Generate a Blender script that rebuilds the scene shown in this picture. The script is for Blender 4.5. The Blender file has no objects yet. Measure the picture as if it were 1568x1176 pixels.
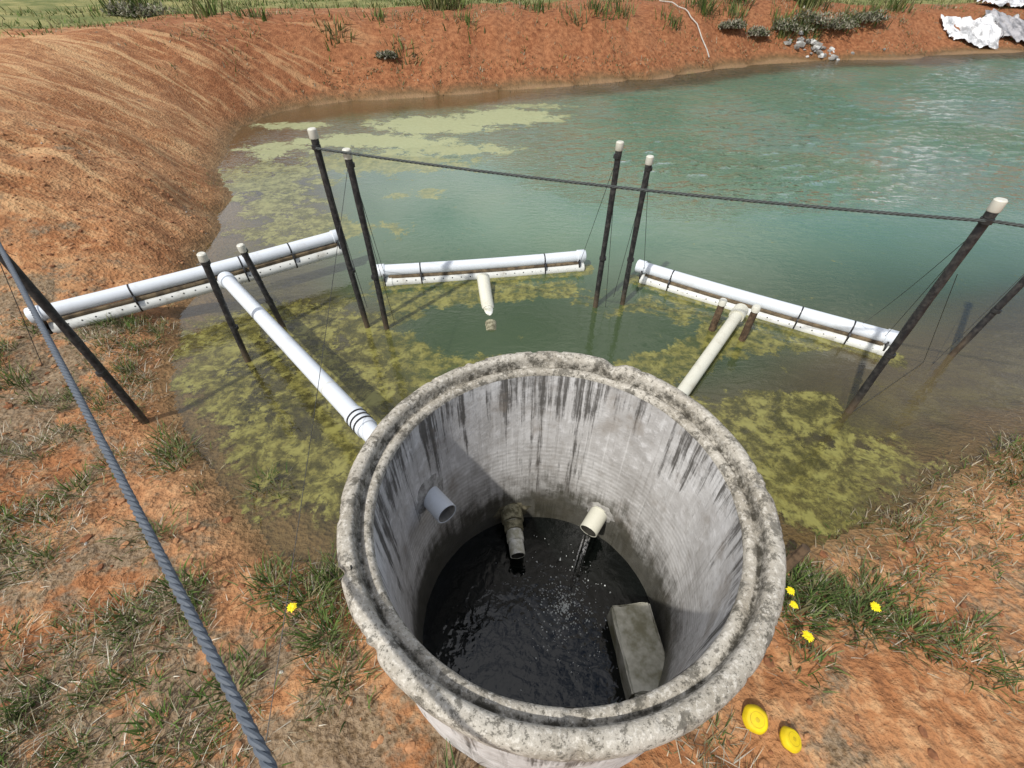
import bpy, math, random
import numpy as np
from mathutils import Vector, Matrix
random.seed(7); rng=np.random.RandomState(7)
S=bpy.context.scene
# ------------------------------------------------------------------ helpers
def link(o): bpy.context.collection.objects.link(o); return o
def smooth(t): t=np.clip(t,0,1); return t*t*(3-2*t)
def _h(i,j,s): 
    v=np.sin(i*127.1+j*311.7+s*74.7)*43758.5453
    return v-np.floor(v)
def vn(x,y,s=0):
    xi=np.floor(x);yi=np.floor(y);u=x-xi;v=y-yi;u=u*u*(3-2*u);v=v*v*(3-2*v)
    return (_h(xi,yi,s)*(1-u)+_h(xi+1,yi,s)*u)*(1-v)+(_h(xi,yi+1,s)*(1-u)+_h(xi+1,yi+1,s)*u)*v
def fbm(x,y,s=0,o=4):
    r=0;a=.5
    for k in range(o): r=r+a*(vn(x,y,s+k)-.5);x=x*2.03+11.3;y=y*2.03+5.1;a*=.5
    return r
class NT:
    def __init__(s,name):
        s.m=bpy.data.materials.new(name);s.m.use_nodes=True;s.t=s.m.node_tree;s.t.nodes.clear()
        s.out=s.n('ShaderNodeOutputMaterial')
    def n(s,ty,**k):
        q=s.t.nodes.new(ty)
        for a,b in k.items(): setattr(q,a,b)
        return q
    def l(s,a,b): s.t.links.new(a,b)
    def setin(s,node,i,v):
        if hasattr(v,'is_output'): s.l(v,node.inputs[i])
        else:
            if isinstance(v,tuple) and len(v)==3 and node.inputs[i].type=='RGBA': v=v+(1,)
            node.inputs[i].default_value=v
    def math(s,op,a,b=0.0,clamp=False):
        q=s.n('ShaderNodeMath',operation=op,use_clamp=clamp);s.setin(q,0,a);s.setin(q,1,b);return q.outputs[0]
    def mix(s,f,a,b,bt='MIX'):
        q=s.n('ShaderNodeMix',data_type='RGBA',blend_type=bt);q.clamp_factor=True
        s.setin(q,0,f);s.setin(q,6,a);s.setin(q,7,b);return q.outputs[2]
    def coord(s,kind='Object'):
        return s.n('ShaderNodeTexCoord').outputs[kind]
    def map(s,v,scale=(1,1,1),rot=(0,0,0)):
        q=s.n('ShaderNodeMapping');s.l(v,q.inputs[0]);q.inputs['Scale'].default_value=scale;q.inputs['Rotation'].default_value=rot;return q.outputs[0]
    def noise(s,v,scale=5,detail=4,rough=.55,dist=0):
        q=s.n('ShaderNodeTexNoise');s.l(v,q.inputs['Vector']);q.inputs['Scale'].default_value=scale;q.inputs['Detail'].default_value=detail
        q.inputs['Roughness'].default_value=rough;q.inputs['Distortion'].default_value=dist;return q.outputs[0]
    def voro(s,v,scale=5,feature='F1'):
        q=s.n('ShaderNodeTexVoronoi',feature=feature);s.l(v,q.inputs['Vector']);q.inputs['Scale'].default_value=scale;return q
    def step(s,v,a,b):
        q=s.n('ShaderNodeMapRange',interpolation_type='SMOOTHSTEP');s.setin(q,0,v);q.inputs[1].default_value=a;q.inputs[2].default_value=b;return q.outputs[0]
    def attr(s,name):
        return s.n('ShaderNodeAttribute',attribute_name=name)
    def bump(s,h,st=.5,d=.01,normal=None):
        q=s.n('ShaderNodeBump');s.setin(q,'Height',h);s.setin(q,'Strength',st);q.inputs['Distance'].default_value=d
        if normal is not None:s.l(normal,q.inputs['Normal'])
        return q.outputs[0]
    def pbr(s,col,rough=.8,nrm=None,spec=.5,metal=0.0):
        q=s.n('ShaderNodeBsdfPrincipled');s.setin(q,'Base Color',col);s.setin(q,'Roughness',rough);s.setin(q,'Specular IOR Level',spec);s.setin(q,'Metallic',metal)
        if nrm is not None:s.l(nrm,q.inputs['Normal'])
        return q
    def done(s,sh): s.l(sh,s.out.inputs[0]); return s.m
def sep(N,v):
    q=N.n('ShaderNodeSeparateXYZ');N.l(v,q.inputs[0]);return q.outputs
class B:
    def __init__(s): s.v=[];s.f=[];s.mi=[];s.c=[]
    def tube(s,pts,r,seg=14,mi=0,cap=True,hollow=0,wob=0):
        pts=[Vector(p) for p in pts]
        if not hasattr(r,'__len__'): r=[r]*len(pts)
        base=len(s.v);up=None
        for i,p in enumerate(pts):
            d=(pts[min(i+1,len(pts)-1)]-pts[max(i-1,0)]).normalized()
            if up is None: up=Vector((0,0,1)) if abs(d.z)<.9 else Vector((0,1,0))
            a=d.cross(up).normalized();b=a.cross(d).normalized();up=b
            for k in range(seg):
                t=2*math.pi*k/seg;rr=r[i]*(1+wob*(random.random()-.5))
                s.v.append(tuple(p+(a*math.cos(t)+b*math.sin(t))*rr))
        for i in range(len(pts)-1):
            for k in range(seg):
                k2=(k+1)%seg
                s.f.append((base+i*seg+k,base+i*seg+k2,base+(i+1)*seg+k2,base+(i+1)*seg+k));s.mi.append(mi)
        if cap:
            s.f.append(tuple(base+k for k in range(seg)));s.mi.append(mi)
            s.f.append(tuple(base+(len(pts)-1)*seg+k for k in reversed(range(seg))));s.mi.append(mi)
    def obj(s,name,mats,smoothf=True,parent=None):
        me=bpy.data.meshes.new(name);me.from_pydata(s.v,[],s.f)
        for m in mats: me.materials.append(m)
        me.polygons.foreach_set('material_index',s.mi if s.mi else [0]*len(s.f))
        me.update()
        import bmesh
        bm=bmesh.new();bm.from_mesh(me);bmesh.ops.recalc_face_normals(bm,faces=bm.faces);bm.to_mesh(me);bm.free()
        if smoothf:
            me.polygons.foreach_set('use_smooth',[True]*len(me.polygons));me.set_sharp_from_angle(angle=math.radians(40))
        o=link(bpy.data.objects.new(name,me))
        if parent: o.parent=parent
        return o
# ------------------------------------------------------------------ pond outline + terrain
SH=[(-4.81,11.25),(-5.30,9.92),(-5.11,8.82),(-4.50,7.28),(-3.85,6.2),(-3.60,5.39),(-3.42,4.63),(-3.24,4.0),(-3.06,3.43),(-2.80,2.87),(-2.60,2.41),
(-2.12,1.85),(-1.70,1.51),(-1.32,1.22),(-.94,1.03),(-.45,.92),(.2,.9),(.9,.95),(1.35,1.10),(1.63,1.18),(2.02,1.29),(2.35,1.40),(2.72,1.60),(3.16,1.80),(3.41,1.91),
(4.5,2.3),(8,3),(14,6),(20,10),(25,15),(24,20),(20.5,20.3),(17.78,19.5),(14.6,18.9),(12.88,17.9),(9.96,17.62),(8.2,17.2),(6.1,16.1),(3.82,14.6),(2,13.9),(.26,13.3),(-1.3,12.7),(-2.8,12.2),(-3.9,11.9)]
def sdist(X,Y,poly):
    d=np.full(X.shape,1e9);ins=np.zeros(X.shape,bool);n=len(poly)
    for i in range(n):
        x1,y1=poly[i];x2,y2=poly[(i+1)%n];ex=x2-x1;ey=y2-y1
        t=np.clip(((X-x1)*ex+(Y-y1)*ey)/(ex*ex+ey*ey),0,1)
        d=np.minimum(d,np.hypot(X-x1-t*ex,Y-y1-t*ey))
        if y1!=y2:
            c=((y1>Y)!=(y2>Y))&(X<(x2-x1)*(Y-y1)/(y2-y1)+x1);ins^=c
    return np.where(ins,-d,d)
WX,WY=.158,.936
def height(X,Y,detail=True):
    X=np.asarray(X,float);Y=np.asarray(Y,float)
    sd=sdist(X,Y,SH)
    near=np.exp(-((X/5)**2+(Y/5)**2))
    sd=sd+fbm(X*1.6,Y*1.6,3,4)*.35*(1-.4*near)
    far=smooth((Y-2.3)/2.6)*(1-smooth((X-3)/3)*(1-smooth((Y-8)/5)))
    t=np.clip(sd/(2.9-.5*smooth((Y-9)/3)),0,1)
    hb=1.36*np.sin(t*math.pi/2)*(1-.22*smooth((X-8)/6))
    hn=.27*(1-np.exp(-np.clip(sd,0,50)/.8))
    ho=hn*(1-far)+hb*far+.012
    ho=ho+far*smooth(sd/.8)*fbm(X*.9,Y*.9,9,4)*.22
    lb=1-smooth((X+3.6)/1.8)
    Yr=Y-.18*X+fbm(X*.8,Y*.8,71,3)*.5
    rm=.35+.65*smooth((fbm(X*.6,Y*.6,73,3)+.12)/.22)
    rut=((vn(Yr*2.4,X*.45,21)-.5)*.13+(vn(Yr*8,X*1.1,23)-.5)*.035)*rm
    ho=ho+far*smooth((sd-.15)/.6)*rut*lb
    ho=ho+far*smooth(sd/.5)*(1-lb)*(fbm(X*2.2,Y*1.4,25,4))*.18
    di=np.clip(-sd,0,50)
    sh=1-.45*(1-smooth((X+1.3)/.9))*smooth((4.2-Y)/.8)
    hin=-(.10*smooth(di/.5)+.18*smooth(di/1.4)+.75*smooth((di-.9)/1.2)+1.0*smooth((di-2)/3))*sh-.004
    h=np.where(sd>0,ho,hin)
    if detail:
        h=h+fbm(X*5,Y*5,31,4)*.075*smooth((sd+.1)/.5)*(1-smooth((np.hypot(X,Y)-12)/8))
        h=h+np.clip(fbm(X*15,Y*15,41,3)-.04,-.1,1)*.06*smooth((sd+.05)/.3)*smooth((6-np.hypot(X,Y))/2)
    return h,sd
def axis(lo,hi,flo,fhi,st,g=1.07):
    a=list(np.arange(flo,fhi,st));x=a[-1];s=st
    while x<hi: s*=g;x+=s;a.append(x)
    x=a[0];s=st;pre=[]
    while x>lo: s*=g;x-=s;pre.append(x)
    return np.array(pre[::-1]+a)
def grid(xs,ys):
    X,Y=np.meshgrid(xs,ys);nx,ny=len(xs),len(ys)
    i=np.arange(nx*ny).reshape(ny,nx)
    F=np.stack([i[:-1,:-1],i[:-1,1:],i[1:,1:],i[1:,:-1]],-1).reshape(-1,4)
    return X.ravel(),Y.ravel(),F
def mkmesh(name,V,F,mat,attrs={}):
    used=np.unique(F);rm=-np.ones(len(V),int);rm[used]=np.arange(len(used));V=V[used];F=rm[F]
    me=bpy.data.meshes.new(name);me.from_pydata(V.tolist(),[],F.tolist());me.materials.append(mat)
    me.polygons.foreach_set('use_smooth',[True]*len(me.polygons))
    for k,a in attrs.items():
        at=me.attributes.new(k,'FLOAT','POINT');at.data.foreach_set('value',a[used].astype(np.float32))
    me.update();return link(bpy.data.objects.new(name,me))
# ------------------------------------------------------------------ materials
def soil_mat():
    N=NT('soil');co=N.coord()
    sd=N.attr('sd').outputs['Fac'];lbk=N.attr('lbank').outputs['Fac'];gr=N.attr('grassy').outputs['Fac']
    n1=N.noise(co,1.3,4,.6);n2=N.noise(co,9,4,.65);n3=N.noise(co,45,3,.7)
    c=N.mix(N.step(n1,.35,.65),(.33,.142,.058),(.45,.235,.112))
    c=N.mix(N.math('MULTIPLY',N.step(n2,.48,.70),.6),c,(.60,.38,.20))
    c=N.mix(N.math('MULTIPLY',N.step(n2,.48,.32),.6),c,(.17,.075,.035))
    c=N.mix(N.math('MULTIPLY',N.step(n3,.48,.3),.5),c,(.11,.052,.025))
    redc=N.mix(N.step(n2,.3,.7),(.16,.055,.024),(.32,.128,.056))
    c=N.mix(N.math('MULTIPLY',N.attr('red').outputs['Fac'],.85),c,redc)
    st=N.noise(N.map(co,(.55,4.5,1),(0,0,math.radians(-10))),1.1,4,.62,.5)
    c=N.mix(N.math('MULTIPLY',N.math('MULTIPLY',N.step(st,.49,.38),lbk),.45),c,(.21,.09,.042))
    c=N.mix(N.math('MULTIPLY',N.math('MULTIPLY',N.step(st,.50,.62),lbk),.55),c,(.60,.40,.21))
    lit=N.math('MULTIPLY',N.step(N.math('ADD',N.noise(co,2.6,5,.75),N.math('MULTIPLY',N.attr('litter').outputs['Fac'],.20)),.60,.72),.8)
    litc=N.mix(N.step(n3,.3,.65),(.07,.055,.03),(.24,.20,.14))
    c=N.mix(lit,c,litc)
    gf=N.step(N.math('ADD',N.math('MULTIPLY',n2,.6),gr),.55,.95)
    gc=N.mix(N.step(n1,.35,.7),(.13,.15,.05),(.30,.27,.11))
    c=N.mix(gf,c,gc)
    wet=N.step(N.math('ADD',sd,N.math('MULTIPLY',n2,.25)),.42,.05)
    c=N.mix(N.math('MULTIPLY',wet,.75),c,N.mix(n2,(.085,.06,.03),(.14,.115,.045)))
    und=N.step(sd,.02,-.12)
    bed=N.mix(N.step(N.noise(co,4,5,.7),.38,.62),(.05,.05,.018),(.19,.165,.05))
    bed=N.mix(N.step(n2,.5,.75),bed,(.27,.23,.085))
    mud=N.mix(n2,(.20,.12,.06),(.30,.19,.10))
    bed=N.mix(N.step(N.math('ADD',sd,N.math('MULTIPLY',n1,.9)),-.05,.28),bed,mud)
    c=N.mix(und,c,bed)
    vo=N.voro(co,34)
    hh=N.math('ADD',N.math('MULTIPLY',n2,1.2),N.math('ADD',N.math('MULTIPLY',n3,.6),N.math('MULTIPLY',vo.outputs[0],.5)))
    nb=N.bump(hh,.8,.028)
    r=N.mix(wet,(.92,.92,.92),(.45,.45,.45))
    return N.done(N.pbr(c,r,nb,.2).outputs[0])
def water_mat():
    N=NT('pond_water');co=N.coord()
    dep=N.attr('depth').outputs['Fac'];mat=N.attr('mat').outputs['Fac'];teal=N.attr('teal').outputs['Fac'];pale=N.attr('pale').outputs['Fac'];mudw=N.attr('mudw').outputs['Fac']
    al=N.math('SUBTRACT',1.0,N.math('EXPONENT',N.math('MULTIPLY',dep,-3.0)))
    big=N.noise(co,.6,3,.5)
    deep=N.mix(teal,(.050,.074,.034),(.095,.178,.110))
    deep=N.mix(N.math('MULTIPLY',N.math('MULTIPLY',N.step(big,.35,.7),.45),N.math('ADD',teal,.2)),deep,(.15,.205,.12))
    c=N.mix(N.step(dep,.15,.75),(.10,.085,.04),deep)
    c=N.mix(mudw,c,(.23,.175,.105))
    nn=N.noise(co,2.6,6,.74,.5);nf=N.noise(co,17,4,.75);nm=N.noise(co,5.5,4,.75,.4)
    v=N.math('ADD',mat,N.math('ADD',N.math('MULTIPLY',N.math('SUBTRACT',nn,.5),2.6),N.math('MULTIPLY',N.math('SUBTRACT',nf,.5),.7)))
    mk=N.step(v,.36,.62)
    mc=N.mix(N.step(nf,.35,.62),(.085,.082,.024),(.22,.20,.055))
    mc=N.mix(N.math('MULTIPLY',N.step(nm,.5,.64),.8),mc,(.28,.265,.08))
    mc=N.mix(N.math('MULTIPLY',N.step(nm,.48,.36),.75),mc,(.06,.07,.022))
    mc=N.mix(pale,mc,N.mix(nf,(.26,.29,.15),(.44,.45,.28)))
    dens=N.math('ADD',.46,N.math('MULTIPLY',N.step(N.math('ADD',nm,N.math('MULTIPLY',nf,.35)),.50,.80),.44))
    mk8=N.math('MULTIPLY',mk,N.math('ADD',N.math('MULTIPLY',dens,N.math('SUBTRACT',1.0,pale)),N.math('MULTIPLY',pale,.95)))
    c=N.mix(mk8,c,mc)
    al=N.math('MAXIMUM',al,mk8)
    rip=N.attr('rip').outputs['Fac']
    w1=N.noise(N.map(co,(1,2.1,1),(0,0,.25)),7.0,3,.6,.8);w2=N.noise(co,1.7,2,.5)
    h=N.math('ADD',w1,N.math('MULTIPLY',w2,.5))
    nb=N.bump(h,rip,.35)
    d=N.n('ShaderNodeBsdfDiffuse');N.l(c,d.inputs[0]);N.l(nb,d.inputs['Normal'])
    tr=N.n('ShaderNodeBsdfTransparent');tr.inputs[0].default_value=(.82,.84,.70,1)
    g=N.n('ShaderNodeBsdfGlossy');g.inputs['Roughness'].default_value=.04;N.l(nb,g.inputs['Normal'])
    fr=N.n('ShaderNodeFresnel');fr.inputs[0].default_value=1.38;N.l(nb,fr.inputs['Normal'])
    m1=N.n('ShaderNodeMixShader');N.l(al,m1.inputs[0]);N.l(tr.outputs[0],m1.inputs[1]);N.l(d.outputs[0],m1.inputs[2])
    fac=N.math('MULTIPLY',N.math('MULTIPLY',fr.outputs[0],1.8),N.math('SUBTRACT',1.0,N.math('MULTIPLY',mk,N.math('ADD',.3,N.math('MULTIPLY',pale,.5)))),clamp=True)
    m2=N.n('ShaderNodeMixShader');N.l(fac,m2.inputs[0]);N.l(m1.outputs[0],m2.inputs[1]);N.l(g.outputs[0],m2.inputs[2])
    return N.done(m2.outputs[0])
def pvc_mat(name,col,dirt=.35,dirtc=(.25,.19,.10)):
    N=NT(name);co=N.coord();n=N.noise(co,7,5,.7);n2=N.noise(co,60,3,.6)
    c=N.mix(N.math('MULTIPLY',N.step(n,.50,.78),dirt),col,dirtc)
    c=N.mix(N.math('MULTIPLY',N.step(n2,.6,.8),dirt*.5),c,dirtc)
    return N.done(N.pbr(c,.38,N.bump(n2,.1,.002),.45).outputs[0])
def conc_mat():
    N=NT('concrete_weathered');co=N.coord();uv=N.n('ShaderNodeUVMap').outputs[0]
    z=sep(N,co)[2]
    n=N.noise(co,3,4,.65);sp=N.noise(co,70,3,.7);md=N.noise(co,14,4,.7)
    c=N.mix(N.step(n,.3,.7),(.42,.405,.39),(.66,.65,.64))
    c=N.mix(N.math('MULTIPLY',N.step(md,.5,.7),.55),c,(.80,.79,.79))
    c=N.mix(N.math('MULTIPLY',N.step(md,.46,.34),.35),c,(.24,.21,.18))
    topf=N.step(z,.30,.9)
    wob=N.noise(N.map(uv,(1.6,.5,1)),1.0,4,.65)
    blot=N.noise(co,6,5,.75)
    s1=N.noise(N.map(uv,(21,.8,1)),1.0,5,.75);s2=N.noise(N.map(uv,(45,1.3,1)),1.0,4,.6)
    kk=N.math('ADD',N.math('ADD',s1,N.math('MULTIPLY',N.math('SUBTRACT',wob,.5),.8)),N.math('ADD',N.math('MULTIPLY',topf,.14),N.math('MULTIPLY',N.math('SUBTRACT',blot,.5),.40)))
    k=N.math('MULTIPLY',N.step(kk,.56,.72),.90)
    c=N.mix(k,c,(.06,.054,.047))
    c=N.mix(N.math('MULTIPLY',N.step(s2,.56,.70),.4),c,(.80,.79,.78))
    c=N.mix(N.math('MULTIPLY',N.step(s2,.44,.32),.3),c,(.20,.18,.16))
    pt=N.noise(N.map(uv,(3.2,2.2,1)),1.0,4,.7)
    c=N.mix(N.math('MULTIPLY',N.step(pt,.53,.68),.48),c,(.25,.21,.17))
    rg=N.n('ShaderNodeTexWave',wave_type='BANDS',bands_direction='Z');N.l(co,rg.inputs[0]);rg.inputs['Scale'].default_value=9;rg.inputs['Distortion'].default_value=2.2;rg.inputs['Detail'].default_value=3
    rf=N.math('MULTIPLY',N.step(z,.48,.35),N.step(z,-.05,0.1))
    c=N.mix(N.math('MULTIPLY',N.math('MULTIPLY',rg.outputs[0],rf),.22),c,(.16,.15,.13))
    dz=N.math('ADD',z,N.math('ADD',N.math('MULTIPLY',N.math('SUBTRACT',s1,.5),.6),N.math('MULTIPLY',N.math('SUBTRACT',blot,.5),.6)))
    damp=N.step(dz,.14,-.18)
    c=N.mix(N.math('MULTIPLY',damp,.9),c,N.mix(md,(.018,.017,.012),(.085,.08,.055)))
    h=N.math('ADD',N.math('MULTIPLY',sp,.6),md)
    rr=N.mix(damp,(.85,.85,.85),(.35,.35,.35))
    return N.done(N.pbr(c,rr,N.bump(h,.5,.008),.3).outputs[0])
def rim_mat():
    N=NT('concrete_rim');co=N.coord();uvz=sep(N,co)
    n=N.noise(co,5,4,.7);sp=N.noise(co,62,4,.75);lich=N.noise(co,16,5,.78)
    c=N.mix(N.step(n,.3,.7),(.29,.262,.215),(.45,.42,.365))
    c=N.mix(N.math('MULTIPLY',N.step(sp,.53,.62),.6),c,(.64,.61,.55))
    c=N.mix(N.math('MULTIPLY',N.step(lich,.53,.60),.75),c,(.09,.083,.068))
    c=N.mix(N.math('MULTIPLY',N.step(sp,.45,.36),.75),c,(.08,.075,.06))
    r=N.n('ShaderNodeVectorMath',operation='LENGTH');cm=N.n('ShaderNodeCombineXYZ');N.l(uvz[0],cm.inputs[0]);N.l(uvz[1],cm.inputs[1]);N.l(cm.outputs[0],r.inputs[0])
    rr=r.outputs['Value'];g=N.math('MULTIPLY',N.step(rr,.686,.696),N.step(rr,.710,.701))
    c=N.mix(N.math('MULTIPLY',g,N.step(lich,.35,.6)),c,(.05,.045,.035))
    return N.done(N.pbr(c,.92,N.bump(sp,.7,.008),.2).outputs[0])
def simple(name,col,rough=.6,var=.3,scale=20,col2=None,metal=0.,bmp=.3,spec=.4):
    N=NT(name);co=N.coord();n=N.noise(co,scale,4,.65)
    c2=col2 or tuple(x*(1-var) for x in col)
    c=N.mix(N.step(n,.35,.65),c2,col)
    return N.done(N.pbr(c,rough,N.bump(n,bmp,.004),spec,metal).outputs[0])
def grass_mat(name):
    N=NT(name);a=N.attr('tint')
    d=N.n('ShaderNodeBsdfDiffuse');N.l(a.outputs['Color'],d.inputs[0])
    t=N.n('ShaderNodeBsdfTranslucent');N.l(a.outputs['Color'],t.inputs[0])
    m=N.n('ShaderNodeMixShader');m.inputs[0].default_value=.25;N.l(d.outputs[0],m.inputs[1]);N.l(t.outputs[0],m.inputs[2])
    return N.done(m.outputs[0])
M_soil=soil_mat();M_water=water_mat()
M_pvc=pvc_mat('white_pvc',(.62,.66,.71),.25);M_pvc2=pvc_mat('stained_pvc',(.60,.61,.58),.7,(.17,.135,.08));M_cream=pvc_mat('cream_pvc',(.60,.59,.50),.4)
M_conc=conc_mat();M_rim=rim_mat()
M_black=simple('black_plastic',(.022,.022,.024),.5,.5,30)
M_gap=simple('dark_gap_strip',(.06,.045,.028),.9,.6,14,(.16,.12,.07))  # dark brown strip filling the gap between upper and lower pipe
M_inside=simple('dark_interior',(.03,.028,.022),.8)
def pole_mat():
    N=NT('pole_black');co=N.coord();z=sep(N,co)[2];n=N.noise(co,30,4,.7);n2=N.noise(N.map(co,(1,1,.2)),25,4,.6)
    c=N.mix(N.step(n,.4,.7),(.014,.014,.016),(.05,.048,.045))
    f=N.step(N.math('ADD',z,N.math('MULTIPLY',n2,.25)),.38,.12)
    c=N.mix(N.math('MULTIPLY',f,.75),c,N.mix(n,(.05,.032,.02),(.15,.11,.065)))
    return N.done(N.pbr(c,.5,N.bump(n,.4,.004),.4).outputs[0])
M_pole=pole_mat()
M_wood=simple('rotten_wood',(.13,.085,.05),.9,.6,25)
M_cap=pvc_mat('cap_plastic',(.58,.57,.50),.45)
# ------------------------------------------------------------------ ground
xs=axis(-400,400,-4.2,4.2,.032);ys=axis(-60,600,-.3,4.6,.032)
X,Y,F=grid(xs,ys);Hh,sd=height(X,Y)
fx=X[F].mean(1);fy=Y[F].mean(1)
F=F[np.hypot(fx-WX,fy-WY)>.695]
farw=smooth((Y-2.3)/2.6)*(1-smooth((X-3)/3)*(1-smooth((Y-8)/5)))*smooth(sd/.4)
lbank=farw*(1-smooth((X+4.2)/1.6))*(1-.5*smooth((Y-10)/3))
red=smooth((Y-8.0+.35*(X+5))/3)*.95+.5*smooth((fbm(X*.7,Y*.7,5)+.02)/.2)*(1-farw)*.4
grassy=farw*smooth((sd-3.7)/1.4)*.9+smooth((X-3.5)/2)*smooth((Y-9)/4)*smooth((sd-1.2)/2)*.25
litter=(1-farw)*np.where(X<0,1.0,.5)*smooth((sd-.1)/.5)
ground=mkmesh('ground',np.stack([X,Y,Hh],1),F,M_soil,dict(sd=sd,lbank=lbank,red=np.clip(red,0,1),grassy=grassy,litter=litter))
# ------------------------------------------------------------------ pond water
xs=axis(-6.6,30,-3.4,12.5,.055,1.03);ys=axis(.6,26,.8,13,.055,1.03)
X,Y,F=grid(xs,ys);Hw,sdw=height(X,Y,False)
fh=Hw[F].min(1);fx=X[F].mean(1);fy=Y[F].mean(1)
F=F[(fh<.06)&(np.hypot(fx-WX,fy-WY)>.70)]
ZONE=[(-3.2,3.4),(-1.9,3.9),(-1.3,3.95),(.74,4.22),(1.0,3.8),(1.3,4.0),(3.0,2.9),(2.5,2.25),(2.9,1.75),(2.0,1.15),(0,.9),(-1.5,1.2),(-2.7,2.2)]
zs=sdist(X,Y,ZONE)
mat=.80*smooth(-zs/.55+.25)-.10*(1-smooth((X+1.5)/.8))
for (hx,hy,rx,ry,a) in [(.12,3.22,.62,.42,1.8),(-.55,3.2,.25,.28,1.1),(1.2,3.1,.28,.32,1.1),(2.0,2.6,.42,.20,1.3),(1.45,2.42,.2,.25,.8),(2.45,2.62,.35,.2,1.0),(.6,2.9,.25,.4,1.0),(1.25,1.75,.16,.25,.8),(2.1,1.95,.25,.12,.5),(-1.9,2.5,.3,.2,.4)]:
    mat-=a*np.exp(-(((X-hx)/rx)**2+((Y-hy)/ry)**2))
for (hx,hy,rx,ry,a) in [(1.6,2.0,.35,.4,.35),(1.15,2.75,.25,.2,.5),(2.1,2.3,.35,.13,.7),(2.0,1.5,.5,.2,.35),(-.6,2.7,.6,.3,.35),(-.2,3.8,.6,.2,.4),(1.5,2.8,.2,.3,.5)]:
    mat+=a*np.exp(-(((X-hx)/rx)**2+((Y-hy)/ry)**2))
mat=np.minimum(mat,.95)
pale=np.zeros_like(X)
for (hx,hy,rx,ry,a,pl) in [(-1.5,9.9,1.4,.7,1.05,1),(-.1,10.5,1.2,.7,1.0,1),(-2.5,8.8,1.6,.5,.95,1),(-1.2,8.3,1.4,.4,.85,.9),(-4.0,8.3,.8,.55,.85,.9),(-3.6,6.9,1.1,1.0,.85,.45),(-2.1,7.6,1.6,.6,.95,.5),(-2.4,5.2,1.2,.45,.8,.3),(-3.0,5.9,.7,.5,.75,.4),(-1.3,6.3,.6,.25,.6,.5),(-4.3,9.8,.9,.35,.85,.9),(.5,11.4,1.1,.3,.7,.8),(-2.6,4.5,.6,.3,.55,.2)]:
    g=np.exp(-(((X-hx)/rx)**2+((Y-hy)/ry)**2)**1.3)
    mat=np.maximum(mat,a*g);pale=np.maximum(pale,pl*smooth(g*2))
for (x1,y1,x2,y2,w) in [(-1.32,3.93,.74,4.2,.12),(1.26,4.0,3.09,2.8,.12)]:
    ex,ey=x2-x1,y2-y1;t=np.clip(((X-x1)*ex+(Y-y1)*ey)/(ex*ex+ey*ey),0,1)
    d=np.hypot(X-x1-t*ex,Y-y1-t*ey);mat=np.maximum(mat,1.1*np.exp(-(d/w)**2))
teal=smooth((X+3.0+Y*.25)/4.5)*smooth((Y-3.4)/2.0)
mudw=smooth((X-1.9)/1.4)*smooth((3.8-Y)/1.8)*.85+.6*smooth((sdw+.9)/.9)*smooth((Y-4)/2)
wind=smooth((X+1.0-.0*Y)/4.5)*smooth((Y-4.3)/3.5)
gust=.45+.55*smooth((fbm(X*.45,Y*.45,91,3)+.12)/.24)
rip=.03+.5*wind*gust+.06*smooth((Y-6)/4)
# wind ripples as real surface relief
u=X*.94+Y*.34;v=-X*.34+Y*.94
wob1=fbm(X*.9,Y*.9,95,3)*1.2
wv=(vn(u*3.0+wob1,v*7.0+wob1*2,93)-.5)*.030+(vn(u*6.5,v*13.0,94)-.5)*.012
Zw=wv*wind*gust*smooth(-sdw/.6)
water=mkmesh('pond_water',np.stack([X,Y,Zw],1),F,M_water,dict(depth=np.clip(-Hw,0,9),mat=mat,teal=teal,pale=pale,mudw=np.clip(mudw,0,1),rip=rip))
# ------------------------------------------------------------------ concrete well
well=link(bpy.data.objects.new('concrete_well',None));well.location=(WX,WY,0)
def revolve(name,prof,mat,seg=288,disp=.0,chips=False,parent=well):
    P=len(prof)
    r=np.array([p[0] for p in prof])*1.016;z=np.array([p[1] for p in prof])
    th=np.arange(seg)*2*math.pi/seg
    T,Rr=np.meshgrid(th,r,indexing='ij');_,Z=np.meshgrid(th,z,indexing='ij')
    a=np.cos(T);b=np.sin(T)
    nz=fbm(a*9+Z*7+20,b*9+Rr*25+Z*5+20,52,4)
    RR=Rr+nz*disp;ZZ=Z.copy()
    if chips:
        nz2=fbm(a*10+30,b*10+Rr*9+30,61,4);top=Z>.9
        ZZ=np.where(top,ZZ+nz2*.007-np.clip(nz2-.17,0,1)*.14,ZZ)
        out=(Rr>.74);RR=np.where(out,RR-np.clip(fbm(a*14+9,b*14+Z*6,66,3)-.12,0,1)*.09,RR)
        nd=np.exp(-((T-1.12)/.045)**2)*(Rr>.68);ZZ=ZZ-nd*.03
    V=np.stack([RR*a,RR*b,ZZ],-1).reshape(-1,3)
    F=[];UV=[]
    for i in range(seg):
        i2=(i+1)%seg
        for j in range(P-1):
            F.append((i*P+j,i2*P+j,i2*P+j+1,i*P+j+1))
            u0=i/seg*4.3;u1=(i+1)/seg*4.3
            UV+= [(u0,z[j]),(u1,z[j]),(u1,z[j+1]),(u0,z[j+1])]
    me=bpy.data.meshes.new(name);me.from_pydata(V.tolist(),[],F);me.materials.append(mat)
    uv=me.uv_layers.new(name='UVMap');uv.data.foreach_set('uv',np.array(UV).ravel())
    me.polygons.foreach_set('use_smooth',[True]*len(me.polygons))
    o=link(bpy.data.objects.new(name,me));o.parent=parent;return o
pr=[(.645,-1.0)]+[(.645,-1.0+k*.048) for k in range(1,40)]+[(.645,.905)]
revolve('inner_wall',pr,M_conc,disp=.008)
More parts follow.
